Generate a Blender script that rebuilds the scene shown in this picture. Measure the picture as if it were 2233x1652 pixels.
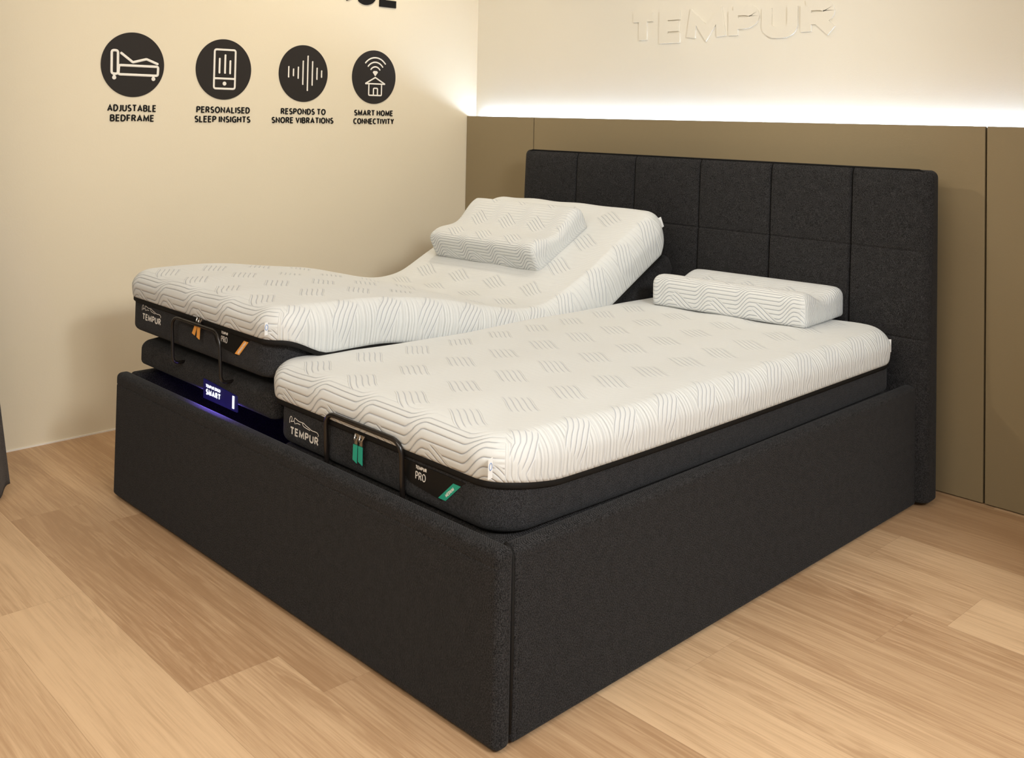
import bpy, bmesh, math, random
import numpy as np
from mathutils import Vector, Matrix
random.seed(4)
for o in list(bpy.data.objects): bpy.data.objects.remove(o)
SC = bpy.context.scene
COL = SC.collection

# ------------------------------------------------------------------ camera
F_PX, YAW, PITCH, ROLL, SY = 2180.3, 0.7959, -0.0275, 0.0197, -631.9
fw = Vector((-math.sin(YAW)*math.cos(PITCH), math.cos(YAW)*math.cos(PITCH), -math.sin(PITCH)))
rt = Vector((math.cos(YAW), math.sin(YAW), 0)); up = rt.cross(fw)
rt2 = rt*math.cos(ROLL) + up*math.sin(ROLL); up2 = up*math.cos(ROLL) - rt*math.sin(ROLL)
cd = bpy.data.cameras.new('camera'); cam = bpy.data.objects.new('camera', cd); COL.objects.link(cam)
cam.matrix_world = Matrix(((rt2.x, up2.x, -fw.x, 3.3978), (rt2.y, up2.y, -fw.y, -1.4559), (rt2.z, up2.z, -fw.z, 1.3175), (0, 0, 0, 1)))
cd.sensor_width = 36; cd.lens = F_PX*36/2233; cd.shift_y = SY/2233; cd.clip_start = .05
SC.camera = cam

# ------------------------------------------------------------------ world, lights, exposure
wd = bpy.data.worlds.new('showroom'); SC.world = wd; wd.use_nodes = True
wd.node_tree.nodes['Background'].inputs[0].default_value = (1.0, .94, .86, 1)
wd.node_tree.nodes['Background'].inputs[1].default_value = .41
SC.view_settings.view_transform = 'Standard'; SC.view_settings.look = 'None'
SC.view_settings.exposure = -0.07; SC.view_settings.gamma = 1

def lamp(name, kind, loc, power, color, target=None, **kw):
    l = bpy.data.lights.new(name, kind); l.energy = power; l.color = color
    for k, v in kw.items(): setattr(l, k, v)
    o = bpy.data.objects.new(name, l); COL.objects.link(o); o.location = loc
    if target is not None:
        o.rotation_euler = (Vector(target)-Vector(loc)).to_track_quat('-Z', 'Y').to_euler()
    return o
WARM = (1.0, .85, .64)
SOFT = (1.0, .92, .80)
COOL = (.82, .91, 1.0)
# cool spot of the next showroom bay, cut off by the unseen added partition
lamp('ceiling_spot', 'SPOT', (4.60, -.27, 2.72), 205, COOL, (1.7, .7, .3), spot_size=math.radians(95), spot_blend=.7, shadow_soft_size=.22)
# wide soft fill panels in front of, over and beside the bed
lamp('fill_panel', 'AREA', (2.3, -2.25, 2.76), 98, SOFT, (1.2, .2, .2), shape='RECTANGLE', size=2.4, size_y=1.0)
lamp('fill_panel', 'AREA', (1.0, .55, 2.78), 10, SOFT, (1.0, .55, 0), shape='RECTANGLE', size=1.6, size_y=1.2)
lamp('fill_panel', 'AREA', (4.9, -.65, 2.76), 178, (1.0, .97, .93), (2.4, .6, 0), shape='RECTANGLE', size=1.3, size_y=1.1)  # unseen soft fill, added to brighten the floor from the right
# wall washers
lamp('ceiling_spot', 'SPOT', (.15, 1.35, 2.78), 46, WARM, (-.70, 1.4, 1.3), spot_size=math.radians(120), spot_blend=1.0, shadow_soft_size=.10)
lamp('ceiling_spot', 'SPOT', (.15, -.2, 2.78), 8, WARM, (-.70, -.1, 1.0), spot_size=math.radians(120), spot_blend=1.0, shadow_soft_size=.10)
lamp('ceiling_spot', 'SPOT', (1.0, 1.35, 2.78), 22, SOFT, (1.0, 2.2, 1.45), spot_size=math.radians(125), spot_blend=1.0, shadow_soft_size=.10)
lamp('ceiling_spot', 'SPOT', (-.05, -.75, 2.6), 75, WARM, (1.95, 2.1, .9), spot_size=math.radians(36), spot_blend=1.0, shadow_soft_size=.05)

# ------------------------------------------------------------------ node helper
class NT:
    def __init__(s, name):
        s.m = bpy.data.materials.new(name); s.m.use_nodes = True
        s.t = s.m.node_tree; s.n = s.t.nodes; s.b = s.n['Principled BSDF']
    def node(s, typ, ins=None, **props):
        n = s.n.new(typ)
        for k, v in props.items(): setattr(n, k, v)
        for k, v in (ins or {}).items(): s.put(n.inputs[k], v)
        return n
    def put(s, sock, v):
        if isinstance(v, V): s.t.links.new(v.k, sock)
        elif hasattr(v, 'is_output'): s.t.links.new(v, sock)
        else: sock.default_value = v
    def math(s, op, *a, clamp=False):
        n = s.n.new('ShaderNodeMath'); n.operation = op; n.use_clamp = clamp
        for i, v in enumerate(a): s.put(n.inputs[i], v)
        return V(s, n.outputs[0])
    def mix(s, f, a, b):
        n = s.node('ShaderNodeMix', data_type='RGBA')
        s.put(n.inputs[0], f); s.put(n.inputs[6], a); s.put(n.inputs[7], b)
        return n.outputs[2]
    def sstep(s, x, a, b):
        n = s.node('ShaderNodeMapRange', interpolation_type='SMOOTHSTEP')
        s.put(n.inputs[0], x); n.inputs[1].default_value = a; n.inputs[2].default_value = b
        return V(s, n.outputs[0])
    def set(s, **k):
        for a, v in k.items(): s.put(s.b.inputs[a.replace('_', ' ')], v)
    def bump(s, h, dist, strength=1.0):
        n = s.node('ShaderNodeBump', {'Height': h, 'Distance': dist, 'Strength': strength})
        s.put(s.b.inputs['Normal'], n.outputs[0]); return n
    def noise(s, vec, scale, detail=2, rough=.5, distortion=0):
        n = s.node('ShaderNodeTexNoise', {'Vector': vec, 'Scale': scale, 'Detail': detail, 'Roughness': rough, 'Distortion': distortion})
        return V(s, n.outputs[0])
class V:
    def __init__(s, t, k): s.T = t; s.k = k
    def __add__(s, o): return s.T.math('ADD', s, o)
    def __sub__(s, o): return s.T.math('SUBTRACT', s, o)
    def __rsub__(s, o): return s.T.math('SUBTRACT', o, s)
    def __mul__(s, o): return s.T.math('MULTIPLY', s, o)
    def __truediv__(s, o): return s.T.math('DIVIDE', s, o)
    __radd__ = __add__; __rmul__ = __mul__
    def fract(s): return s.T.math('FRACT', s)
    def floor(s): return s.T.math('FLOOR', s)
    def abs(s): return s.T.math('ABSOLUTE', s)
    def pow(s, e): return s.T.math('POWER', s, e)
    def min(s, o): return s.T.math('MINIMUM', s, o)
    def max(s, o): return s.T.math('MAXIMUM', s, o)
    def sin(s): return s.T.math('SINE', s)

def rgb(r, g, b): return (r, g, b, 1)
def plain(name, col, rough=.5, metal=0, spec=.5):
    t = NT(name); t.set(Base_Color=rgb(*col), Roughness=rough, Metallic=metal, Specular_IOR_Level=spec); return t.m
def glow(name, col, power):
    t = NT(name); t.set(Base_Color=rgb(0, 0, 0), Emission_Color=rgb(*col), Emission_Strength=power); return t.m

def wall_paint(name, col, rough=.75):
    t = NT(name); g = t.node('ShaderNodeNewGeometry').outputs['Position']
    n = t.noise(g, 1.3, 3, .6); n2 = t.noise(g, 160, 2, .6)
    c = t.mix(n, rgb(*[c*.97 for c in col]), rgb(*[min(1, c*1.03) for c in col]))
    t.set(Base_Color=c, Roughness=rough, Specular_IOR_Level=.3); t.bump(n2, .0006, .35); return t.m

def upholstery(name, a, b, scale=1.0, spec=.10):
    t = NT(name); g = t.node('ShaderNodeTexCoord').outputs['Object']
    sep = t.node('ShaderNodeSeparateXYZ', {0: g})
    x, y, z = (V(t, sep.outputs[i]) for i in range(3))
    k = 2*math.pi/(.0042*scale)
    w = ((x+y+z*.6)*k).sin()*((x+y)*.35*k-z*k).sin()
    n = t.noise(g, 330/scale, 3, .8); n2 = t.noise(g, 40, 3, .6)
    f = n*.88 + w*.13 + n2*.10
    f = t.sstep(f, .38, .68)
    c = t.mix(f, rgb(*a), rgb(*b))
    t.set(Base_Color=c, Roughness=.95, Specular_IOR_Level=spec, Sheen_Weight=.04, Sheen_Roughness=.5)
    t.bump(n*.7 + w*.3, .0012, .55); return t.m

def floor_mat():
    t = NT('oak plank floor'); g = t.node('ShaderNodeNewGeometry').outputs['Position']
    mp = t.node('ShaderNodeMapping', {'Vector': g, 'Rotation': (0, 0, math.radians(1.2))}).outputs[0]
    sep = t.node('ShaderNodeSeparateXYZ', {0: mp}); x, y = V(t, sep.outputs[0]), V(t, sep.outputs[1])
    r = (y+.093)/.232; row = r.floor()
    off = (row*row*.326 + row*.486 + .168).fract()*1.255
    q = (x-off)/1.255; col = q.floor()
    wn = t.node('ShaderNodeTexWhiteNoise', noise_dimensions='3D')
    cmb = t.node('ShaderNodeCombineXYZ'); t.put(cmb.inputs[0], row*1.37+.5); t.put(cmb.inputs[1], col*2.11+.5)
    t.put(wn.inputs['Vector'], cmb.outputs[0]); rnd = V(t, wn.outputs[0])
    # per-plank shifted grain coordinates
    v2 = t.node('ShaderNodeCombineXYZ'); t.put(v2.inputs[0], x*.9 + rnd*37.0); t.put(v2.inputs[1], y*9.0 + rnd*91.0); t.put(v2.inputs[2], rnd*17.0)
    v3 = t.node('ShaderNodeCombineXYZ'); t.put(v3.inputs[0], x*2.2 + rnd*11.0); t.put(v3.inputs[1], y*60.0); t.put(v3.inputs[2], rnd*7.0)
    v4 = t.node('ShaderNodeCombineXYZ'); t.put(v4.inputs[0], x*6.0); t.put(v4.inputs[1], y*190.0); t.put(v4.inputs[2], rnd*7.0)
    broad = t.noise(v2.outputs[0], 1.5, 4, .55, 1.1)
    mid = t.noise(v3.outputs[0], 1.0, 4, .6, .5)
    fine = t.noise(v4.outputs[0], 1.0, 3, .6, .2)
    rings = ((broad*46.0).sin()*.5+.5)*t.sstep(t.noise(v2.outputs[0], .6, 2), .46, .64)
    f = broad*.42 + mid*.34 + fine*.46 - rings*.12
    f = t.sstep(f, .36, .82)
    tone = rnd*.62 + f*.55 - .10
    c = t.mix(t.sstep(tone, .0, 1.0), rgb(.385, .230, .120), rgb(.665, .462, .276))
    e1 = (r.fract()-.5).abs(); e2 = (q.fract()-.5).abs()
    seam = t.sstep(e1, .4955, .4995).max(t.sstep(e2, .4993, .49985))
    c = t.mix(seam*.40, c, rgb(.26, .15, .075))
    t.set(Base_Color=c, Roughness=(.40 + f*.16), Specular_IOR_Level=.35)
    t.bump(fine*.4 + mid*.3 - seam*.8, .0008, .35); return t.m

PU, PV = .207, .172                       # quilting repeat across and along the mattress
def quilt(name, Lx, Ly, top_a=.10, top_b=.72, scale=1.0, depth=.0034, rib=.0215, rib_b=.0156):
    """white stretch cover knitted with raised ribs that braid up and down"""
    t = NT(name); uv = t.node('ShaderNodeUVMap', uv_map='UVMap').outputs[0]
    sep = t.node('ShaderNodeSeparateXYZ', {0: uv}); u, v = V(t, sep.outputs[0]), V(t, sep.outputs[1])
    P, Q, H = PU*scale, PV*scale, .052*scale
    def ribs(phi, sp):
        d = ((phi/sp).fract()-.5).abs()*2.0
        w = .0026/sp
        return 1.0-d.pow(4.0), t.sstep(d, 1-w*1.5, 1-w*.35)
    side = t.sstep((u-Lx/2).abs(), Lx/2-.035*scale, Lx/2-.005)
    cu = (u-.065*scale)/P + .5
    loc = (cu.fract()-.5)*P
    stair = cu.floor() + t.sstep(loc, -.037*scale, .037*scale)
    hA, lA = ribs(v-stair*H, rib)
    stepA = t.sstep(loc.abs(), .055*scale, .03*scale)
    du = (((u-.170*scale)/P+.5).fract()-.5)*P
    dv = (((v-.072*scale)/Q+.5).fract()-.5)*Q
    p = du*.82 - dv*.58; q = du*.58 + dv*.82 - p*p*p*(20.0/scale/scale)
    hw = t.sstep(v, -.02*scale, .03*scale)*(.0130*scale) + .0235*scale               # narrow falling bundles on the foot end
    maskB = t.sstep(q.abs()-hw, .0006, -.0006)*t.sstep(p.abs(), .066*scale, .047*scale)
    hB, lB = ribs(q, rib_b)
    lB = lB*1.0; hB = hB*.8
    edge = u.min(Lx-u).min(v).min(Ly-v)
    top = t.sstep(edge, -.004, .045*scale)
    sa = (1.0 - top*(1.0-top_a))*(1.0-side*.55); sb = (1.0 - top*(1.0-top_b))*(1.0-side*.25)
    fine = ((v*(6.283/.0125)).sin()*.5+.5)*side*.35
    h = (1.0-maskB)*(hA*sa+fine) + maskB*hB*sb
    ln = (1.0-maskB)*lA*sa*(stepA*.3+.7) + maskB*lB*sb
    pos = t.node('ShaderNodeNewGeometry').outputs['Position']
    n = t.noise(pos, 900, 2, .7); n3 = t.noise(pos, 12, 2, .5)
    c = t.mix((ln*.70).min(1.0), rgb(.620, .632, .615), rgb(.36, .395, .475))
    t.set(Base_Color=c, Roughness=.9, Specular_IOR_Level=.2, Sheen_Weight=.1)
    t.bump(h + n*.10 + n3*.25, depth, .85); return t.m

M = dict(
    cream=wall_paint('cream wall paint', (.725, .645, .485)),
    offwhite=wall_paint('off-white wall paint', (.74, .70, .60)),
    ceil=wall_paint('white ceiling paint', (.75, .72, .66)),
    brown=wall_paint('brown matt laminate', (.245, .192, .110), .5),
    caulk=plain('white sealant bead', (.80, .76, .68), .6),
    dark=plain('dark recess', (.012, .010, .008), .9),
    floor=floor_mat(),
    charcoal=upholstery('charcoal woven upholstery', (.0055, .0052, .0052), (.050, .0485, .049)),
    charcoal2=upholstery('charcoal mattress fabric', (.0075, .0075, .0080), (.056, .056, .059), .8),
    trimblack=plain('black trim tape', (.009, .0085, .008), .65, 0, .15),
    wire=plain('black coated wire', (.008, .006, .005), .28),
    white=quilt('white quilted cover', .980, 1.90),
    white_bent=quilt('white quilted cover of bent mattress', .995, 1.93, .16, .8),
    pillow=quilt('white quilted pillow cover', .62, .335, .50, .95, .80, .0026, .0130, .0125),
    print=plain('white print', (.72, .68, .62), .6),
    tag=plain('white woven tag', (.78, .78, .76), .8),
    tagblue=plain('blue thread', (.25, .34, .55), .8),
    patch=plain('black rubber patch', (.008, .0075, .007), .5, 0, .15),
    teal=plain('teal ribbon', (.010, .30, .205), .6),
    orange=plain('orange ribbon', (.80, .36, .07), .6),
    steel=plain('zipper metal', (.35, .33, .30), .3, 1.0),
    sign=plain('dark brown vinyl', (.020, .016, .013), .6, 0, .25),
    signwhite=plain('white vinyl', (.80, .76, .68), .6),
    ink=plain('black lettering', (.006, .005, .004), .7, 0, .2),
    screen=glow('blue display', (.006, .004, .10), .6),
    lit=glow('white lit text', (.80, .84, 1.0), 2.2),
    violet=glow('violet light strip', (.20, .13, 1.0), 260.0),
    led=glow('led strip', (.68, .86, 1.18), 92.0),
    grey=upholstery('grey curtain cloth', (.06, .052, .047), (.12, .105, .095), 1.0),
)

# ------------------------------------------------------------------ object helpers
def obj(name, verts, faces, mat, parent=None, uvs=None, smooth=True, angle=None):
    me = bpy.data.meshes.new(name)
    me.from_pydata([tuple(map(float, v)) for v in verts], [], [tuple(map(int, f)) for f in faces])
    if uvs is not None:
        l = me.uv_layers.new(name='UVMap'); l.data.foreach_set('uv', np.asarray(uvs, dtype=np.float32).ravel())
    me.materials.append(mat)
    if smooth: me.polygons.foreach_set('use_smooth', [True]*len(me.polygons))
    bm = bmesh.new(); bm.from_mesh(me)
    bmesh.ops.remove_doubles(bm, verts=bm.verts, dist=2e-6)
    bmesh.ops.recalc_face_normals(bm, faces=bm.faces)
    bm.to_mesh(me); bm.free()
    if smooth and angle: me.set_sharp_from_angle(angle=math.radians(angle))
    o = bpy.data.objects.new(name, me); COL.objects.link(o)
    if parent: o.parent = parent; o.matrix_parent_inverse = parent.matrix_world.inverted()
    return o
def rbobj(name, vfu, mat, parent=None): return obj(name, vfu[0], vfu[1], mat, parent, vfu[2])
def tag(o, label, cat, group=None):
    o['label'] = label; o['category'] = cat
    if group: o['group'] = group
    return o
def thing(name, label, cat, loc=(0, 0, 0), group=None):
    o = bpy.data.objects.new(name, None); COL.objects.link(o); o.location = loc; o.empty_display_size = .1
    bpy.context.view_layer.update()
    return tag(o, label, cat, group)
def struct(o): o['kind'] = 'structure'; return o

def lin(a, b, n): return np.linspace(a, b, n)
def knots(a, b, step, extra=()):
    """grid positions from a to b about step apart, finer next to each (pos, halfwidth, count) in extra"""
    s = set(np.round(np.linspace(a, b, max(2, int(round((b-a)/step))+1)), 5))
    for p, w, n in extra: s |= set(np.round(np.linspace(max(a, p-w), min(b, p+w), n), 5))
    s = sorted(s); o = [s[0]]
    for k in s[1:]:
        if k-o[-1] > 4e-4: o.append(k)
    o[-1] = b
    return np.array(o)

def roundbox(xs, ys, zs, R, rt_, rb, post=None, skip=()):
    """box over the grid arrays, plan corners of radius R, top edges rt_, bottom edges rb; returns verts, faces, unrolled uvs"""
    x0, x1, y0, y1, z0, z1 = xs[0], xs[-1], ys[0], ys[-1], zs[0], zs[-1]
    Vv, Fv, Uv = [], [], []
    def mapped(p):
        x, y, z = p
        cx = min(max(x, x0+R), x1-R); cy = min(max(y, y0+R), y1-R); dx, dy = x-cx, y-cy
        if R > 0 and abs(dx) > 1e-9 and abs(dy) > 1e-9:
            m = max(abs(dx), abs(dy)); l = math.hypot(dx, dy); nx, ny = dx/l, dy/l; e = R-m
            bx, by = cx+nx*R, cy+ny*R
        else:
            ds = [(x-x0, -1, 0), (x1-x, 1, 0), (y-y0, 0, -1), (y1-y, 0, 1)]
            e, nx, ny = min(ds, key=lambda d: d[0]); bx, by = x+nx*e, y+ny*e
        r, h = (rt_, z1-z) if (z1-z) < (z-z0) else (rb, z-z0)
        if r > 0 and e < r and h < r:
            a, b = r-e, r-h; m = max(a, b); l = math.hypot(a, b)
            if l > 1e-9: a, b = a/l*m, b/l*m
            e2, h2 = r-a, r-b
            z = z1-h2 if (z1-z) < (z-z0) else z0+h2
            e = e2
        return bx-nx*e, by-ny*e, z
    def grid(A, B, f, uvf):
        base = len(Vv)
        for a in A:
            for b in B: Vv.append(f(a, b))
        nb = len(B)
        for i in range(len(A)-1):
            for j in range(nb-1):
                Fv.append((base+i*nb+j, base+(i+1)*nb+j, base+(i+1)*nb+j+1, base+i*nb+j+1))
                Uv.extend([uvf(A[i], B[j]), uvf(A[i+1], B[j]), uvf(A[i+1], B[j+1]), uvf(A[i], B[j+1])])
    g = lambda x, y, z: mapped((x, y, z))
    grid(xs, ys, lambda a, b: g(a, b, z1), lambda a, b: (a-x0, b-y0))
    if 'bottom' not in skip: grid(xs, ys, lambda a, b: g(a, b, z0), lambda a, b: (a-x0, b-y0))
    grid(xs, zs, lambda a, b: g(a, y0, b), lambda a, b: (a-x0, b-z1))
    grid(xs, zs, lambda a, b: g(a, y1, b), lambda a, b: (a-x0, y1-y0+z1-b))
    grid(ys, zs, lambda a, b: g(x0, a, b), lambda a, b: (b-z1, a-y0))
    grid(ys, zs, lambda a, b: g(x1, a, b), lambda a, b: (x1-x0+z1-b, a-y0))
    if post: Vv = [post(p) for p in Vv]
    return Vv, Fv, Uv

def box(x0, x1, y0, y1, z0, z1):
    v = [(x, y, z) for x in (x0, x1) for y in (y0, y1) for z in (z0, z1)]
    f = [(0, 1, 3, 2), (4, 6, 7, 5), (0, 4, 5, 1), (2, 3, 7, 6), (0, 2, 6, 4), (1, 5, 7, 3)]
    return v, f
def join(*parts):
    V_, F_ = [], []
    for v, f in parts:
        b = len(V_); V_ += list(v); F_ += [tuple(i+b for i in q) for q in f]
    return V_, F_

def tube(pts, r, n=12, closed=False, flat=None):
    """round tube along pts; flat=(axis vector, factor) squashes it along an axis"""
    pts = [Vector(p) for p in pts]; V_, F_ = [], []
    m = len(pts)
    t0 = (pts[1]-pts[0]).normalized()
    ref = Vector((0, 0, 1)) if abs(t0.z) < .9 else Vector((1, 0, 0))
    nrm = (ref-t0*ref.dot(t0)).normalized()
    for i, p in enumerate(pts):
        a = pts[i-1] if (i > 0 or closed) else p; b = pts[(i+1) % m] if (i < m-1 or closed) else p
        t = (b-a).normalized(); nrm = (nrm-t*nrm.dot(t)).normalized(); bi = t.cross(nrm)
        for k in range(n):
            an = 2*math.pi*k/n; d = (nrm*math.cos(an)+bi*math.sin(an))*r
            if flat: ax = Vector(flat[0]); d = d-ax*d.dot(ax)*(1-flat[1])
            V_.append(p+d)
    for i in range(m if closed else m-1):
        for k in range(n):
            j = (i+1) % m
            F_.append((i*n+k, i*n+(k+1) % n, j*n+(k+1) % n, j*n+k))
    if not closed: F_.append(tuple(range(n))[::-1]); F_.append(tuple((m-1)*n+k for k in range(n)))
    return V_, F_
def fillet(pts, r, n=8):
    pts = [Vector(p) for p in pts]; out = [pts[0]]
    for a, b, c in zip(pts, pts[1:], pts[2:]):
        d1, d2 = (a-b), (c-b); rr = min(r, d1.length*.49, d2.length*.49)
        p, q = b+d1.normalized()*rr, b+d2.normalized()*rr
        for k in range(n+1):
            t = k/n; out.append(p*(1-t)**2+b*2*t*(1-t)+q*t*t)
    out.append(pts[-1]); return out
def prism(poly, o, ax, ay, an, d):
    """flat polygon (2D points) as a slab: origin o, plane axes ax, ay, thickness d along an"""
    o, ax, ay, an = map(Vector, (o, ax, ay, an)); n = len(poly)
    v = [o+ax*x+ay*y+an*k for k in (0, d) for x, y in poly]
    f = [tuple(range(n))[::-1], tuple(range(n, 2*n))] + [(i, (i+1) % n, n+(i+1) % n, n+i) for i in range(n)]
    return v, f
def disc(r, n=64): return [(r*math.cos(2*math.pi*k/n), r*math.sin(2*math.pi*k/n)) for k in range(n)]
def rrect(w, h, r, n=6):
    o = []
    for cx, cy, a0 in ((w/2-r, h/2-r, 0), (-w/2+r, h/2-r, 90), (-w/2+r, -h/2+r, 180), (w/2-r, -h/2+r, 270)):
        for k in range(n+1):
            a = math.radians(a0+90*k/n); o.append((cx+r*math.cos(a), cy+r*math.sin(a)))
    return o
def arcp(cx, cy, rx, ry, a0, a1, n=10):
    return [(cx+rx*math.cos(math.radians(a0+(a1-a0)*k/n)), cy+ry*math.sin(math.radians(a0+(a1-a0)*k/n))) for k in range(n+1)]
# plain sans capitals as centre lines in a box of height 1: letter -> (width, strokes)
GLYPH = {
 'A': (.70, [[(0, 0), (.35, 1), (.70, 0)], [(.13, .30), (.57, .30)]]),
 'B': (.56, [[(0, 0), (0, 1)], [(0, 1), (.28, 1)]+arcp(.28, .765, .22, .235, 90, -90)+[(0, .53)], [(.0, .53), (.28, .53)]+arcp(.30, .265, .26, .265, 90, -90)+[(0, 0)]]),
 'C': (.58, [arcp(.36, .5, .36, .5, 55, 305, 20)]),
 'D': (.62, [[(0, 0), (0, 1)], [(0, 1), (.22, 1)]+arcp(.22, .5, .40, .5, 90, -90, 16)+[(0, 0)]]),
 'E': (.46, [[(.46, 1), (0, 1), (0, 0), (.46, 0)], [(0, .52), (.42, .52)]]),
 'F': (.44, [[(.44, 1), (0, 1), (0, 0)], [(0, .50), (.40, .50)]]),
 'G': (.64, [arcp(.38, .5, .38, .5, 55, 290, 20)+[(.62, .05), (.62, .47), (.40, .47)]]),
 'H': (.60, [[(0, 0), (0, 1)], [(.60, 0), (.60, 1)], [(0, .52), (.60, .52)]]),
 'I': (.0, [[(0, 0), (0, 1)]]),
 'J': (.24, [[(.24, 1), (.24, .22)]+arcp(.06, .22, .18, .22, 0, -105, 8)]),
 'L': (.44, [[(0, 1), (0, 0), (.44, 0)]]),
 'M': (.80, [[(0, 0), (.06, 1), (.40, .16), (.74, 1), (.80, 0)]]),
 'N': (.60, [[(0, 0), (0, 1), (.60, 0), (.60, 1)]]),
 'O': (.74, [arcp(.37, .5, .37, .5, 0, 360, 28)]),
 'P': (.52, [[(0, 0), (0, 1)], [(0, 1), (.26, 1)]+arcp(.26, .73, .26, .27, 90, -90)+[(0, .46)]]),
 'R': (.56, [[(0, 0), (0, 1)], [(0, 1), (.26, 1)]+arcp(.26, .74, .25, .26, 90, -90)+[(0, .48)], [(.26, .48), (.56, 0)]]),
 'S': (.48, [arcp(.25, .745, .23, .255, 50, 250, 12)+arcp(.23, .25, .25, .25, 75, -140, 14)]),
 'T': (.58, [[(0, 1), (.58, 1)], [(.29, 1), (.29, 0)]]),
 'U': (.60, [[(0, 1), (0, .32)]+arcp(.30, .32, .30, .32, 180, 360, 14)+[(.60, 1)]]),
 'V': (.64, [[(0, 1), (.32, 0), (.64, 1)]]),
 'Y': (.60, [[(0, 1), (.30, .46), (.60, 1)], [(.30, .46), (.30, 0)]]),
}
def stroke_strip(pts, th):
    """outline quads of a stroke of width th with mitred joints, squared ends"""
    P = [Vector((x, y)) for i, (x, y) in enumerate(pts) if i == 0 or math.dist(pts[i-1], (x, y)) > 1e-5]; closed = (P[0]-P[-1]).length < 1e-6
    if closed: P = P[:-1]
    n = len(P); L, R = [], []
    for i in range(n):
        a = P[i-1] if (i > 0 or closed) else None; b = P[(i+1) % n] if (i < n-1 or closed) else None
        d1 = (P[i]-a).normalized() if a is not None else None; d2 = (b-P[i]).normalized() if b is not None else None
        if d1 is None: d1 = d2
        if d2 is None: d2 = d1
        m = (d1+d2); m = m.normalized() if m.length > 1e-6 else d1
        nn = Vector((-m.y, m.x)); c = max(.42, nn.dot(Vector((-d1.y, d1.x)))); o = nn*(th/2/c)
        L.append(P[i]+o); R.append(P[i]-o)
    k = n if closed else n-1
    return [(L[i], L[(i+1) % n], R[(i+1) % n], R[i]) for i in range(k)]
def lettering(s, w, h, o, ax, ay, an, depth=.001, bold=.2, gap=None):
    """capitals fitted into w x h, lower left corner at o; bold = stroke width over height"""
    o, ax, ay, an = map(Vector, (o, ax, ay, an)); gap = (.16+bold) if gap is None else gap
    items, x = [], 0.0
    for ch in s:
        if ch == ' ': x += .34; continue
        wd, strokes_ = GLYPH[ch]
        items.append((x, strokes_)); x += wd+gap
    tot = x-gap+bold; kx = w/tot; th = bold; ky = h
    V_, F_ = [], []; k = 0
    for x0, strokes_ in items:
        for st in strokes_:
            # leave room for the stroke width inside the box; each stroke a hair deeper than the last so that crossings stay clean
            k += 1; dep = depth*(1+.03*(k % 3))
            pts = [((x0+px+th/2)*kx, (th/2+py*(1-th))*ky) for px, py in st]
            closed = math.dist(pts[0], pts[-1]) < 1e-6
            quads = stroke_strip(pts, th*(kx+ky)/2); m = len(quads)
            for qi, q in enumerate(quads):
                b = len(V_)
                q = [Vector((c.x, min(max(c.y, 0), h))) for c in q]
                for d in (depth*.02, dep): V_ += [o+ax*c.x+ay*c.y+an*d for c in q]
                F_ += [(b, b+1, b+2, b+3), (b+7, b+6, b+5, b+4), (b, b+4, b+5, b+1), (b+2, b+6, b+7, b+3)]
                if qi == 0 and not closed: F_.append((b+3, b+7, b+4, b))
                if qi == m-1 and not closed: F_.append((b+1, b+5, b+6, b+2))
    return V_, F_

# ------------------------------------------------------------------ the room
XL, YB, YP, ZL, CEIL = -.686, 2.270, 2.200, 1.316, 2.80
struct(obj('floor', *box(XL, 6.5, -5, YB, -.06, 0), M['floor'], smooth=False))
struct(obj('wall_left', *box(XL-.1, XL, -5, YB+.1, -.06, CEIL), M['cream'], smooth=False))
struct(obj('wall_back', *box(XL, 6.5, YB, YB+.1, -.06, CEIL), M['offwhite'], smooth=False))
struct(obj('caulk_bead_left', *box(XL, XL+.004, -5, YP, 0, .006), M['caulk'], smooth=False))  # thin bead of white sealant where wall meets floor
struct(obj('shadow_partition', *box(3.10, 3.24, 1.06, YP, -.06, CEIL), M['offwhite'], smooth=False))  # unseen partition, added to cast the shadow on the floor
struct(obj('ceiling', *box(XL-.1, 6.5, -5, YB+.1, CEIL, CEIL+.08), M['ceil'], smooth=False))
S1, S2 = -.1714, 2.0522
for i, (a, b) in enumerate(((XL+.003, S1-.003), (S1+.003, S2-.003), (S2+.003, 3.098))):
    xs, ys, zs = knots(a, b, .5, ((a, .004, 3), (b, .004, 3))), lin(YP, YP+.018, 4), knots(.004, ZL, .3, ((ZL, .004, 3), (.004, .004, 3)))
    struct(obj('trim_%d' % (i+1), *roundbox(xs, ys, zs, .0015, .0015, .0015)[:2], M['brown'], smooth=True, angle=40))
struct(obj('trim_4', *box(XL, 3.098, YP+.019, YP+.030, .0, ZL-.004), M['dark'], smooth=False))       # backing board behind the panel joints
led = obj('led_strip', *box(XL+.05, 3.09, YB-.016, YB-.007, ZL-.020, ZL-.014), M['led'], smooth=False)
tag(led, 'cool white light strip glowing along the ledge on top of brown wall panels', 'light strip')
struct(obj('trim_5', *box(XL, 3.098, YP+.030, YB, ZL-.06, ZL-.0205), M['dark'], smooth=False))         # shelf that carries the strip

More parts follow.
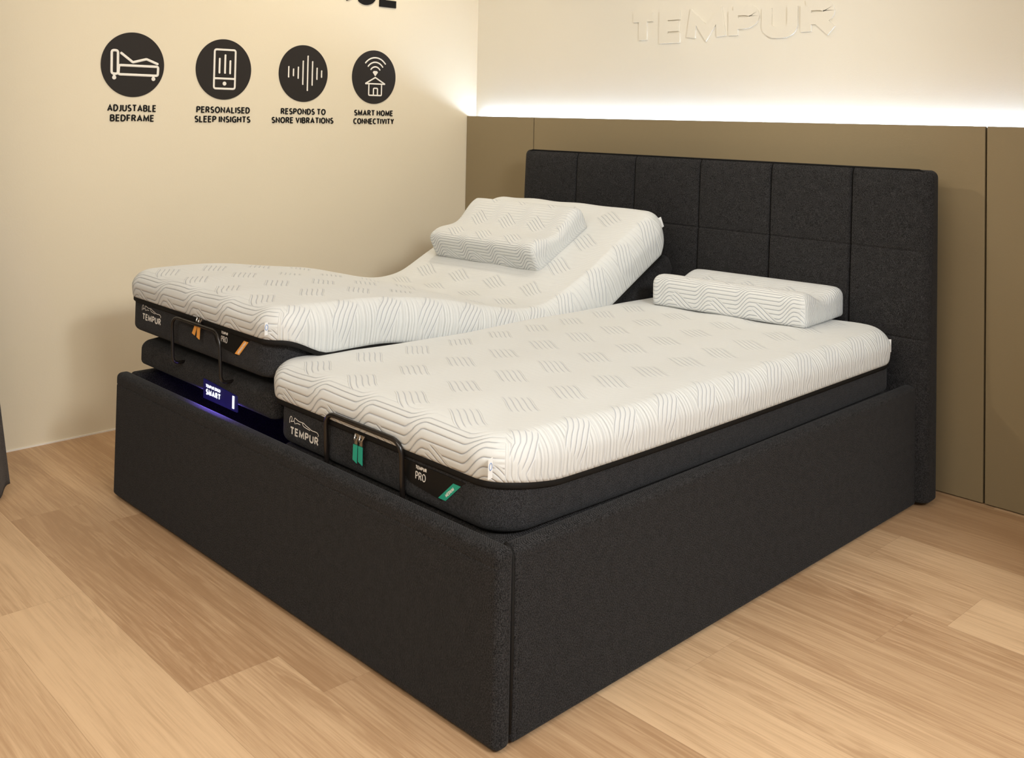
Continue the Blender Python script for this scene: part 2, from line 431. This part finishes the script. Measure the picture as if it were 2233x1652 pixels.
# ------------------------------------------------------------------ signs and lettering on the left wall
WY, WZ, WN = (0, 1, 0), (0, 0, 1), (1, 0, 0)
def wl(y, z, d=0): return (XL+d, y, z)
def strokes(cy, cz, lines, r=.0046):
    parts = []
    for pts, closed, fr in lines:
        p = [Vector((XL+.0042, cy+a, cz+b)) for a, b in pts]
        if closed:
            q = fillet([(p[-1]+p[0])/2]+p+[(p[-1]+p[0])/2], fr, 5)[:-1]
            parts.append(tube(q, r, 8, True, ((1, 0, 0), .3)))
        else:
            parts.append(tube(fillet(p, fr, 5) if len(p) > 2 else p, r, 8, False, ((1, 0, 0), .3)))
            for e in (p[0], p[-1]): parts.append(prism(disc(r, 12), e-Vector((.0002, 0, 0)), WY, WZ, WN, .0010))
    return join(*parts)
def arc(cy, cz, r, a0, a1, n=12): return [(cy+r*math.cos(math.radians(a0+(a1-a0)*k/n)), cz+r*math.sin(math.radians(a0+(a1-a0)*k/n))) for k in range(n+1)]
icons = [
 ('round dark sign with a white pictogram of a bed with a raised back', [
   ([(-.092, .056), (-.066, .056), (-.064, -.041), (-.090, -.040)], True, .010), ([(-.060, -.004), (.108, -.004), (.107, -.042), (-.062, -.042)], True, .008),
   ([(-.052, .046), (-.002, .010), (.056, .026), (.104, .008)], False, .004), ([(-.079, -.044), (-.079, -.058)], False, 0), ([(.088, -.044), (.088, -.058)], False, 0)]),
 ('round dark sign with a white pictogram of a phone showing bars', [
   ([(-.048, .087), (.054, .088), (.054, -.086), (-.048, -.086)], True, .010), ([(-.046, -.041), (.052, -.041)], False, 0),
   ([(-.023, .046), (-.023, -.015)], False, 0), ([(.004, .063), (.004, -.015)], False, 0), ([(.029, .038), (.029, -.016)], False, 0)]),
 ('round dark sign with a white pictogram of upright sound wave lines', [
   ([(x, a), (x, b)], False, 0) for x, a, b in ((-.083, .028, -.019), (-.057, .018, -.012), (-.031, .028, -.023), (-.005, .058, -.051), (.021, .083, -.079), (.047, .058, -.053), (.073, .028, -.024), (.099, .016, -.013))]),
 ('round dark sign with a white pictogram of a house under wireless waves', [
   (arc(.005, .018, .080, 40, 140), False, .01), (arc(.005, .018, .057, 38, 142), False, .01), (arc(.005, .018, .034, 36, 144), False, .01),
   ([(-.055, -.034), (.006, -.002), (.067, -.034)], True, .003), ([(-.033, -.037), (-.033, -.092), (.046, -.092), (.046, -.037)], False, .006),
   ([(-.004, -.090), (-.004, -.056), (.021, -.056), (.021, -.090)], False, .006)]),
]
SIGN_Y, SIGN_Z, SIGN_R = (.328, .742, 1.155, 1.568), 1.5022, .1345
for i, (lab, lines) in enumerate(icons):
    r = thing('round_sign', lab, 'wall sign', wl(SIGN_Y[i], SIGN_Z), 'round signs on the cream wall')
    obj('disc', *prism(disc(SIGN_R, 96), wl(SIGN_Y[i], SIGN_Z, .0003), WY, WZ, WN, .003), M['sign'], r, smooth=False)
    parts = strokes(SIGN_Y[i], SIGN_Z, lines, .0052 if i == 0 else .0045 if i == 1 else .0036)
    if i == 0: parts = join(parts, *[prism(disc(.0085, 16), wl(SIGN_Y[0]+a, SIGN_Z-.056, .0042), WY, WZ, WN, .0012) for a in (-.079, .088)])
    if i == 1: parts = join(parts, prism(disc(.009, 20), wl(SIGN_Y[1]+.003, SIGN_Z-.063, .0035), WY, WZ, WN, .001))
    if i == 3: parts = join(parts, prism([(-.016, 0), (0, -.020), (.016, 0), (.010, .007), (-.010, .007)], wl(SIGN_Y[3]+.005, SIGN_Z+.024, .0035), WY, WZ, WN, .001))
    p = obj('pictogram', *parts, M['signwhite'], r, smooth=False); p['label'] = 'white pictogram'
caps = [
 ('small black wall lettering ADJUSTABLE BEDFRAME under the bed sign', (('ADJUSTABLE', .226, .433), ('BEDFRAME', .238, .425))),
 ('small black wall lettering PERSONALISED SLEEP INSIGHTS under the phone sign', (('PERSONALISED', .616, .875), ('SLEEP INSIGHTS', .609, .879))),
 ('small black wall lettering RESPONDS TO SNORE VIBRATIONS under the sound wave sign', (('RESPONDS TO', 1.037, 1.283), ('SNORE VIBRATIONS', .990, 1.329))),
 ('small black wall lettering SMART HOME CONNECTIVITY under the house sign', (('SMART HOME', 1.452, 1.691), ('CONNECTIVITY', 1.448, 1.698))),
]
for lab, rows in caps:
    parts = [lettering(s, b-a, .0295, wl(a, z), WY, WZ, WN, .004, .185) for (s, a, b), z in zip(rows, (1.307, 1.2655))]
    tag(obj('wall_lettering', *join(*parts), M['ink'], smooth=False), lab, 'wall lettering', 'captions under the round signs')
tag(obj('wall_lettering', *lettering('BASE', .612, .190, wl(1.098, 1.8605), WY, WZ, WN, .008, .19, .30), M['ink'], smooth=False),
    'large bold black wall lettering BASE cut by the top edge of photo', 'wall lettering')
tag(obj('relief_lettering', *lettering('TEMPUR', 1.068, .150, (.386, YB, 1.668), (1, 0, 0), WZ, (0, -1, 0), .008, .27, .30), M['offwhite'], smooth=False),
    'big cream raised relief letters on the cream wall above headboard', 'wall lettering')

# ------------------------------------------------------------------ bed frame
W, HF, TH = 1.90, .414, .046
bed = thing('bed_frame', 'dark charcoal upholstered bed frame with a tall tufted headboard', 'bed frame', (W/2, 1.0, 0))
def seam_groove(d, w, depth): return -depth*math.exp(-(d/w)**2)
# footboard
xs = knots(0, W+.002, .06, ((0, .03, 9), (W, .03, 9), (.035, .006, 5), (W-.035, .006, 5)))
ys = lin(0, TH, 9); zs = knots(.006, HF+.004, .05, ((HF, .03, 9), (.006, .03, 9), (HF-.034, .006, 7)))
def foot_post(p):
    x, y, z = p
    if y < .02:
        y += -seam_groove(z-(HF-.034), .0022, .0018) + .0035*math.sin(math.pi*min(max(x/W, 0), 1))*0
    return (x, y, z)
obj('footboard', *roundbox(xs, ys, zs, .018, .016, .014, foot_post)[:2], M['charcoal'], bed)
# side rails
YS0, YS1 = TH+.003, 2.0
for nm, x0, x1 in (('side_rail', W-TH, W), ('side_rail', 0, TH)):
    xs = lin(x0, x1, 9); ys = knots(YS0, YS1, .06, ((YS0, .02, 7), (YS1, .02, 7), (YS0+.012, .005, 5))); zs = knots(.006, HF, .05, ((HF, .03, 9), (.006, .03, 9)))
    def side_post(p, x0=x0, x1=x1):
        x, y, z = p; s = 1 if x1 > 1 else -1
        if (x-(x0+x1)/2)*s > .012: x += s*seam_groove(y-(YS0+.012), .0022, .0016)
        return (x, y, z)
    obj(nm, *roundbox(xs, ys, zs, .010, .018, .012, side_post)[:2], M['charcoal'], bed)
# dark cord along the corner joint
obj('corner_piping', *tube([(W-.006, TH-.001, .03), (W-.004, TH, .2), (W-.006, TH, HF-.018), (W-.016, TH, HF-.004), (W-.03, TH, HF+.001)], .0045, 8), M['trimblack'], bed)
# bed legs under the rails (in shadow)
for x, y in ((.1, .12), (W-.1, .12), (.1, 1.9), (W-.1, 1.9)):
    obj('frame_foot', *box(x-.03, x+.03, y-.03, y+.03, 0, .02), M['trimblack'], bed, smooth=False)
# headboard
HX0, HX1, HY0, HY1, HZ = -.058, 1.940, 1.995, 2.092, 1.158
SEAM_X = (.291, .633, .975, 1.309, 1.645); SEAM_Z = (.875, .572)
xs = knots(HX0, HX1, .03, [(s, .014, 15) for s in SEAM_X]+[(HX0, .04, 11), (HX1, .05, 13)])
ys = knots(HY0, HY1, .02, ((HY0, .03, 9), (HY1, .02, 5)))
zs = knots(.016, HZ, .03, [(s, .012, 11) for s in SEAM_Z]+[(HZ, .04, 11), (.016, .02, 5)])
def hb_post(p):
    x, y, z = p
    if y < HY1-.03:
        dx = min(abs(x-s) for s in SEAM_X); dz = min(abs(z-s) for s in SEAM_Z)
        k = 1-(y-HY0)/(HY1-.03-HY0); k = k*k*(3-2*k)
        ledge = min(1, max(0, (HZ-z)/.05)); side = min(1, (HX1-x)/.07, (x-HX0)/.07); side = max(0, side)
        puff = .012*(1-math.exp(-dx/.045))*(1-math.exp(-dz/.05)*.7)
        g = seam_groove(dx, .0036, .017) + seam_groove(dz, .0030, .0045)
        lean = .030*max(0, z-.55)/.6                                   # upper cushions roll back a little
        y += k*(lean*.8 - puff*side*ledge - g*side)
    return (x, y, z)
hb = obj('headboard', *roundbox(xs, ys, zs, .030, .026, .012, hb_post)[:2], M['charcoal'], bed)
obj('headboard_piping', *tube([(HX0+.03, HY0+.034, HZ-.006)] + [(HX0+.05+t*(HX1-HX0-.1), HY0+.033, HZ+.0005) for t in lin(0, 1, 12)] + [(HX1-.03, HY0+.034, HZ-.006)], .0028, 6), M['trimblack'], hb)
for x in (.05, 1.74): obj('headboard_foot', *box(x, x+.08, HY0+.02, HY1-.01, 0, .04), M['trimblack'], hb, smooth=False)

# ------------------------------------------------------------------ mattresses
def smooth_path(ctrl, step=.004):
    P = [Vector(p) for p in ctrl]; P = [P[0]*2-P[1]]+P+[P[-1]*2-P[-2]]; pts = []
    for i in range(1, len(P)-2):
        p0, p1, p2, p3 = P[i-1:i+3]
        n = max(2, int((p2-p1).length/step))
        for k in range(n):
            t = k/n
            pts.append(.5*((2*p1)+(p2-p0)*t+(2*p0-5*p1+4*p2-p3)*t*t+(3*p1-p0-3*p2+p3)*t**3))
    pts.append(P[-2]); pts = np.array([p[:] for p in pts])
    for _ in range(14): pts[1:-1] = pts[1:-1]*.5+(pts[:-2]+pts[2:])*.25
    d = np.r_[0, np.cumsum(np.hypot(*np.diff(pts, axis=0).T))]
    tan = np.gradient(pts, d, axis=0); tan /= np.linalg.norm(tan, axis=1)[:, None]
    return pts, d, tan
class Bend:
    """maps (x, s, w): s along the path in the y,z plane, w above it"""
    def __init__(s, ctrl): s.p, s.d, s.t = smooth_path(ctrl); s.L = s.d[-1]
    def __call__(s, p):
        x, a, w = p
        b = min(max(a, 0), s.L)
        y = np.interp(b, s.d, s.p[:, 0]); z = np.interp(b, s.d, s.p[:, 1]); ty = np.interp(b, s.d, s.t[:, 0]); tz = np.interp(b, s.d, s.t[:, 1])
        l = math.hypot(ty, tz); ty, tz = ty/l, tz/l; e = a-b
        return (x, y+ty*e-tz*w, z+tz*e+ty*w)

def ring(x0, x1, y0, y1, R, n=10):
    o = []
    for cx, cy, a0 in ((x1-R, y1-R, 0), (x0+R, y1-R, 90), (x0+R, y0+R, 180), (x1-R, y0+R, 270)):
        for k in range(n+1):
            a = math.radians(a0+90*k/n); o.append((cx+R*math.cos(a), cy+R*math.sin(a)))
    out = []
    for a, b in zip(o, o[1:]+o[:1]):
        m = max(1, int(math.dist(a, b)/.02)); out += [(a[0]+(b[0]-a[0])*k/m, a[1]+(b[1]-a[1])*k/m) for k in range(m)]
    return out
def band(loop, prof, bend):
    V_, F_ = [], []; n = len(loop); m = len(prof)
    for i, (x, y) in enumerate(loop):
        a, b = loop[i-1], loop[(i+1) % n]; tx, ty = b[0]-a[0], b[1]-a[1]; l = math.hypot(tx, ty); nx, ny = ty/l, -tx/l
        for (o, w) in prof: V_.append(bend((x+nx*o, y+ny*o, w)))
    for i in range(n):
        for k in range(m):
            F_.append((i*m+k, i*m+(k+1) % m, ((i+1) % n)*m+(k+1) % m, ((i+1) % n)*m+k))
    return V_, F_

def mattress(label, x0, x1, bend, mats, logo, pro, stripe_mat, stripe_text, zips, tags, drop=.02, head=0):
    L = bend.L; RC = .100 if x1 > 1.5 else .085; HT, HB = (.098 if x1 > 1.5 else .092), .112            # above / below the zipper band
    root = thing('mattress', label, 'mattress', bend(((x0+x1)/2, L/2, -HB)), 'the two mattresses on the bed')
    # white cover: bulges out over the band
    def fall(x, s):                                                                  # the band hangs lower along the long sides
        h = max(0, min(1, (abs(x-(x0+x1)/2)-((x1-x0)/2-.13))/.12)); g = max(0, min(1, (s-.03)/.16)); f = max(0, min(1, (L-s)/.10))
        b = max(0, min(1, (s-1.0)/.45)); hd = drop+head*b*b*(3-2*b)
        return hd*h*h*(3-2*h)*g*g*(3-2*g)*f
    bend0 = bend
    def bend(p):
        x, s, w = p
        k = (1-w/HT) if w > 0 else (1+w/HB)
        sm = lambda a, b: (lambda q: q*q*(3-2*q))(min(1, max(0, (s-a)/(b-a))))
        if x1 > 1.5: x += .036*sm(.12, .45)*max(0, 1-(x-x0)/.25)                     # the two mattresses press side to side
        else: x -= .028*sm(.15, .45)*(1-sm(1.25, 1.5))*max(0, 1-(x1-x)/.25)
        return bend0((x, s, w-fall(x, s)*max(0, k)))
    xs = knots(x0, x1, .03, ((x0, .06, 13), (x1, .06, 13), (x0, RC, 7), (x1, RC, 7)))
    ys = knots(0, L, .025, ((0, .06, 13), (L, .06, 13), (0, RC, 7), (L, RC, 7)))
    zs = lin(.004, HT, 13)
    def cover_post(p):
        x, s, w = p
        e = math.sin(math.pi*min(1, max(0, w/HT*.95)))*.006
        cx, cs = (x0+x1)/2, L/2
        kx = max(0, (abs(x-cx)-(cx-x0-.06))/.06); ks = max(0, (abs(s-cs)-(cs-.06))/.06)
        x += math.copysign(e*min(1, kx), x-cx); s += math.copysign(e*min(1, ks), s-cs)
        if w > .06: w += .003*math.sin(x*23+s*3)*math.sin(s*9.0+x*2) + .004*math.sin(math.pi*(x-x0)/(x1-x0))
        return bend((x, s, w))
    rbobj('cover', roundbox(xs, ys, zs, RC, .052, .004, cover_post), mats[0], root)
    # dark lower half
    i_ = .008
    ir = i_ if x1 > 1.5 else .030; il = .040 if x1 > 1.5 else i_                     # the lower halves squeeze where they meet
    xs = knots(x0+il, x1-ir, .05, ((x0+il, RC, 9), (x1-ir, RC, 9))); ys = knots(i_, L-i_, .04, ((i_, RC, 9), (L-i_, RC, 9)))
    zs = knots(-HB, .002, .02, ((-HB, .03, 7),))
    body = rbobj('body', roundbox(xs, ys, zs, RC-.008, 0, .024, bend), mats[1], root)
    body['label'] = 'dark grey lower half'
    lp = ring(x0, x1, 0, L, RC)
    zb = obj('zipper_band', *band(lp, [(-.012, -.010), (-.0035, -.010), (-.001, -.007), (-.001, .004), (-.0035, .007), (-.012, .007)], bend), M['trimblack'], root)
    zb['label'] = 'black zipper band'
    yf = bend((0, i_, -.05))[1]                                                      # plane of the front face
    AX, AZ, AN = (1, 0, 0), (0, 0, 1), (0, -1, 0)
    # printed logo: reclining outline over the word
    lx, lz, lw = logo
    lady = [(0, .030), (.000, .042), (.006, .050), (.013, .046), (.010, .038), (.005, .034), (.013, .036), (.022, .040), (.027, .032)]
    lady2 = [(.022, .040), (.024, .049), (.034, .046), (.047, .043), (.060, .044), (.070, .044), (.080, .040), (.095, .037), (.110, .033), (.122, .034), (.135, .034), (.142, .028), (.138, .025)]
    lady3 = [(.030, .034), (.040, .037), (.052, .036)]; lady4 = [(.064, .044), (.066, .036), (.078, .034), (.100, .032)]
    k = lw/.142
    parts = [tube([(lx+a*k, yf-.0008, lz+b*k) for a, b in fillet2(l)], .0010, 6, False, (AN, .4)) for l in (lady, lady2, lady3, lady4)]
    parts.append(lettering('TEMPUR', lw*.97, .0215*k, (lx+.003, yf+.0002, lz), AX, AZ, AN, .0008, .19))
    obj('logo_print', *join(*parts), M['print'], root, smooth=False)['label'] = 'white printed logo'
    # black label patch hanging from the band
    px, pz = pro
    poly = [(-.050, .030), (-.040, -.004), (-.030, -.016), (-.018, -.020), (.094, -.030), (.102, -.026), (.155, .018), (.175, .030)]
    pt = obj('label_patch', *prism(poly, (px, yf+.0002, pz), AX, AZ, AN, .0016), M['patch'], root, smooth=False)
    pt['label'] = 'black label patch'
    tx = [lettering('TEMPUR', .040, .0085, (px, yf-.0015, pz+.018), AX, AZ, AN, .0006, .24),
          lettering('PRO', .037, .0185, (px, yf-.0015, pz-.006), AX, AZ, AN, .0006, .11)]
    obj('patch_lettering', *join(*tx), M['print'], pt, smooth=False)['label'] = 'white lettering'
    a, b = Vector((px+.083, 0, pz-.027)), Vector((px+.134, 0, pz+.019)); d = (b-a).normalized()
    w_ = .026
    st = obj('firmness_stripe', *prism([(0, 0), (w_, 0), (w_+b.x-a.x, b.z-a.z), (b.x-a.x, b.z-a.z)], (a.x, yf-.0013, a.z), AX, AZ, AN, .0006), stripe_mat, pt, smooth=False)
    st['label'] = 'coloured ribbon stripe'
    n = Vector((-d.z, 0, d.x)); ll = (b-a).length; fr = .52 if len(stripe_text) < 8 else .84
    o = a + Vector((w_*.55, 0, 0)) + d*(ll*(1-fr)/2) - n*.0035
    obj('stripe_lettering', *lettering(stripe_text, ll*fr, .0075, (o.x, yf-.0018, o.z), d, n, AN, .0005, .2), M['print'], pt, smooth=False)
    # zipper sliders with ribbons
    for (zx, zz, lean, mat, zk) in zips:
        zp = obj('zipper_pull', *join(tube(fillet([(zx-.008, yf-.012, zz+.004), (zx-.006, yf-.018, zz-.010), (zx+.004, yf-.018, zz-.010), (zx+.008, yf-.012, zz+.004)], .006), .0022, 6),
                                      box(zx-.007, zx+.007, yf-.014, yf-.006, zz-.004, zz+.005), box(zx-.006+lean*.2, zx+.006+lean*.2, yf-.016, yf-.014, zz-.030, zz-.006)), M['steel'], root, smooth=False)
        rb = [(-.0085+lean*.25, -.022), (.0085+lean*.25, -.022), (.0085+lean, -.022-.044*zk), (-.0085+lean, -.022-.038*zk)]
        rb_ = obj('ribbon_tab', *prism(rb, (zx, yf-.0165, zz), AX, AZ, AN, .0018), mat, zp, smooth=False); rb_['label'] = 'coloured ribbon tab'
    # little woven tags in the cover seam
    for (tx_, s_, w0, w1, dx, ds) in tags:
        pts = []
        q = [(tx_, s_, w0), (tx_, s_, w1), (tx_+dx, s_+ds, w1), (tx_+dx, s_+ds, w0)]
        q2 = [Vector(bend(c)) for c in q]; nn = (q2[1]-q2[0]).cross(q2[3]-q2[0]).normalized()*.0012
        V_ = q2+[c+nn for c in q2]; F_ = [(0, 1, 2, 3), (7, 6, 5, 4), (0, 4, 5, 1), (1, 5, 6, 2), (2, 6, 7, 3), (3, 7, 4, 0)]
        tg = obj('corner_tag', V_, F_, M['tag'], root, smooth=False)
        if s_ < .5:
            c = (q2[0]+q2[1]+q2[2]+q2[3])/4; ux = (q2[3]-q2[0]).normalized(); uz = (q2[1]-q2[0]).normalized()
            sgn = -1 if (c-nn*5-Vector((3.4, -1.4, 1.3))).length < (c+nn*5-Vector((3.4, -1.4, 1.3))).length else 1
            c = c+nn*(sgn*1.0 if sgn > 0 else -.3)
            obj('tag_emblem', *tube([c+ux*(.0055*math.cos(t))+uz*(.0075*math.sin(t)+.004) for t in lin(0, 2*math.pi, 17)[:-1]], .0012, 6, True), M['tagblue'], tg)
    return root
def fillet2(l):
    P = [Vector((a, b, 0)) for a, b in l]
    return [(p.x, p.y) for p in fillet(P, .02, 3)]

flat = Bend([(.052, .517), (.2, .516), (.5, .511), (1.0, .509), (1.5, .511), (1.955, .513)])
bent = Bend([(.045, .668), (.12, .668), (.20, .668), (.33, .665), (.47, .653), (.71, .619), (.88, .579), (1.03, .547), (1.15, .541), (1.27, .563), (1.41, .632), (1.56, .714), (1.70, .790), (1.868, .880)])
M2X0, M2X1 = .866, 1.858
M1X0, M1X1 = -.046, .938
mattress('flat right-hand mattress with white quilted top, dark base and teal ribbons', M2X0, M2X1, flat, (M['white'], M['charcoal2']),
         (1.004, .436, .142), (1.553, .468), M['teal'], 'MEDIUM', ((1.334, .512, -.002, M['teal'], 1), (1.354, .512, .001, M['teal'], 1)),
         ((1.815, .004, .018, .062, .004, -.016), (M2X1-.031, flat.L-.028, .018, .060, .010, .010)), .018)
mattress('left-hand mattress bent up at head and knees, with orange ribbons', M1X0, M1X1, bent, (M['white_bent'], M['charcoal2']),
         (.078, .604, .142), (.627, .629), M['orange'], 'MEDIUM FIRM', ((.503, .674, -.022, M['orange'], .72), (.516, .672, -.004, M['orange'], .85)),
         ((.893, .004, .020, .056, .004, -.012), (M1X1-.027, bent.L-.024, .020, .060, .010, .010)), .056, .022)

# ------------------------------------------------------------------ contour pillows
def pillow(label, mat4, name='pillow'):
    Lp, Wp = .62, .335
    xs = knots(-Lp/2, Lp/2, .02, ((-Lp/2, .03, 9), (Lp/2, .03, 9))); ys = knots(0, Wp, .012); zs = lin(0, .1, 11)
    def prof(t):                                                          # height of the top along the depth, front lobe to back lobe
        pts = ((0, .114), (.10, .118), (.20, .115), (.32, .096), (.44, .080), (.56, .078), (.68, .092), (.80, .107), (.90, .110), (1, .104))
        return float(np.interp(t, [a for a, _ in pts], [b for _, b in pts]))
    def post(p):
        x, y, z = p
        h = sum(prof(min(1, max(0, y/Wp+d))) for d in (-.06, -.03, 0, .03, .06))/5
        k = min(1, (Lp/2-abs(x))/.05); h *= .965+.035*k
        return Vector((x, y, z*h/.1))
    v, f, u = roundbox(xs, ys, zs, .022, .030, .012, post)
    o = obj(name, [mat4 @ p for p in v], f, M['pillow'], None, u)
    # move the origin to the pillow
    c = mat4.translation.copy(); o.data.transform(Matrix.Translation(-c)); o.location = c
    return tag(o, label, 'pillow', 'contour pillows')
def frame4(o, yaw, slope):
    return Matrix.Translation(o) @ Matrix.Rotation(yaw, 4, 'Z') @ Matrix.Rotation(slope, 4, 'X')
pillow('white quilted contour pillow lying flat at head of the flat mattress', frame4((1.355, 1.634, .614), math.radians(5), 0))
pillow('white quilted contour pillow lying on the raised back of the bent mattress', frame4((.382, 1.362, .708), math.radians(1.5), math.radians(28.8)))

# ------------------------------------------------------------------ adjustable bases
def base(label, x0, x1, bend, w_top, w_bot, drop, bar, leg_s, name='adjustable_base'):
    L = bend.L; y0 = .0625-bend.p[0][0]
    root = thing(name, label, 'bed base', ((x0+x1)/2, 1.0, 0), 'adjustable bases')
    xs = knots(x0, x1, .05, ((x0, .05, 11), (x1, .05, 11))); ys = knots(y0, L-.02, .03, ((y0, .04, 9),)); zs = lin(w_bot, w_top, 11)
    def post(p):
        x, s, w = p
        k = min(1, max(0, s/.28)); w -= drop*(1-k*k*(3-2*k))
        return bend((x, s, w))
    pf = obj('platform', *roundbox(xs, ys, zs, .035, .028, .018, post)[:2], M['charcoal'], root)
    for s in leg_s:
        for x in (x0+.12, x1-.12):
            b = bend((x, s, w_bot-.002))
            obj('leg', *tube([(x, b[1], 0), (x, b[1], b[2]+.02)], .022, 14), M['trimblack'], root)
    xa, xb, z0, z1, y, r, lean, yb, zf = bar
    pts = [(xa, yb, zf), (xa, y, zf), (xa-lean, y, z1), (xb-lean, y, z1-.001), (xb, y, zf), (xb, yb, zf)] if zf else \
          [(xa, yb, z0), (xa, y, z0), (xa+.004, y-.011, z1), (xb+.004, y-.011, z1), (xb, y, z0), (xb, yb, z0)]
    obj('retainer_bar', *tube(fillet(pts, r, 8), .0062 if not zf else .0050, 12), M['wire'], root)['label'] = 'black wire mattress stop'
    return root
b1 = base('charcoal adjustable base lifted under bent mattress, with a lit blue display', .032, .918, bent, -.116, -.196, .028,
          (.362, .672, .5, .658, .030, .045, .018, .075, .511), (.85, 1.25))
base('charcoal adjustable base hidden under the flat mattress, black wire stop in front', .940, 1.846, flat, -.114, -.18, .004,
     (1.196, 1.513, .385, .5415, .0530, .040, 0, .085, None), (.5, 1.5))
# lit display in the front of the lifted base
DX, DZ, AX, AZ, AN = .512, .4295, (1, 0, 0), (0, 0, 1), (0, -1, 0)
DY = .0625
dp = obj('display_panel', *prism([(0, 0), (.207, 0), (.202, .046), (-.002, .058)], (DX, DY, DZ), AX, AZ, AN, .004), M['screen'], b1, smooth=False)
dp['label'] = 'dark blue lit display'
obj('display_lettering', *join(lettering('TEMPUR ERGO', .090, .0095, (DX+.016, DY-.0045, DZ+.0365), AX, AZ, AN, .0006, .2),
                               lettering('SMART', .090, .0175, (DX+.018, DY-.0045, DZ+.0145), AX, AZ, AN, .0006, .24)), M['lit'], dp, smooth=False)['label'] = 'glowing white lettering'
obj('indicator_bar', *prism([(0, 0), (.011, 0), (.011, .037), (0, .037)], (DX+.180, DY-.0045, DZ+.007), AX, AZ, AN, .0006), M['lit'], dp, smooth=False)['label'] = 'glowing white bar'
obj('light_strip', *box(DX-.014, DX+.165, .070, .082, .4262, .4290), M['violet'], b1, smooth=False)['label'] = 'violet light strip'

# ------------------------------------------------------------------ curtain at the left edge
cv, cf = [], []
ny, nz = 90, 26
for j in range(nz+1):
    z = .012 + (2.70-.012)*(j/nz)**1.5
    for i in range(ny+1):
        t = i/ny; d = t*1.0
        y = -.226 - .135*z*(1-t) - d
        x = -.24 - .065*math.cos(2*math.pi*d/.17) - .05*min(1, z/1.2)*(1-t)
        cv.append((x, y, z))
for j in range(nz):
    for i in range(ny): cf.append((j*(ny+1)+i, j*(ny+1)+i+1, (j+1)*(ny+1)+i+1, (j+1)*(ny+1)+i))
cur = obj('curtain', cv, cf, M['grey'])
mod = cur.modifiers.new('thickness', 'SOLIDIFY'); mod.thickness = .004
tag(cur, 'grey brown curtain hem hanging to the floor at the left edge', 'curtain')
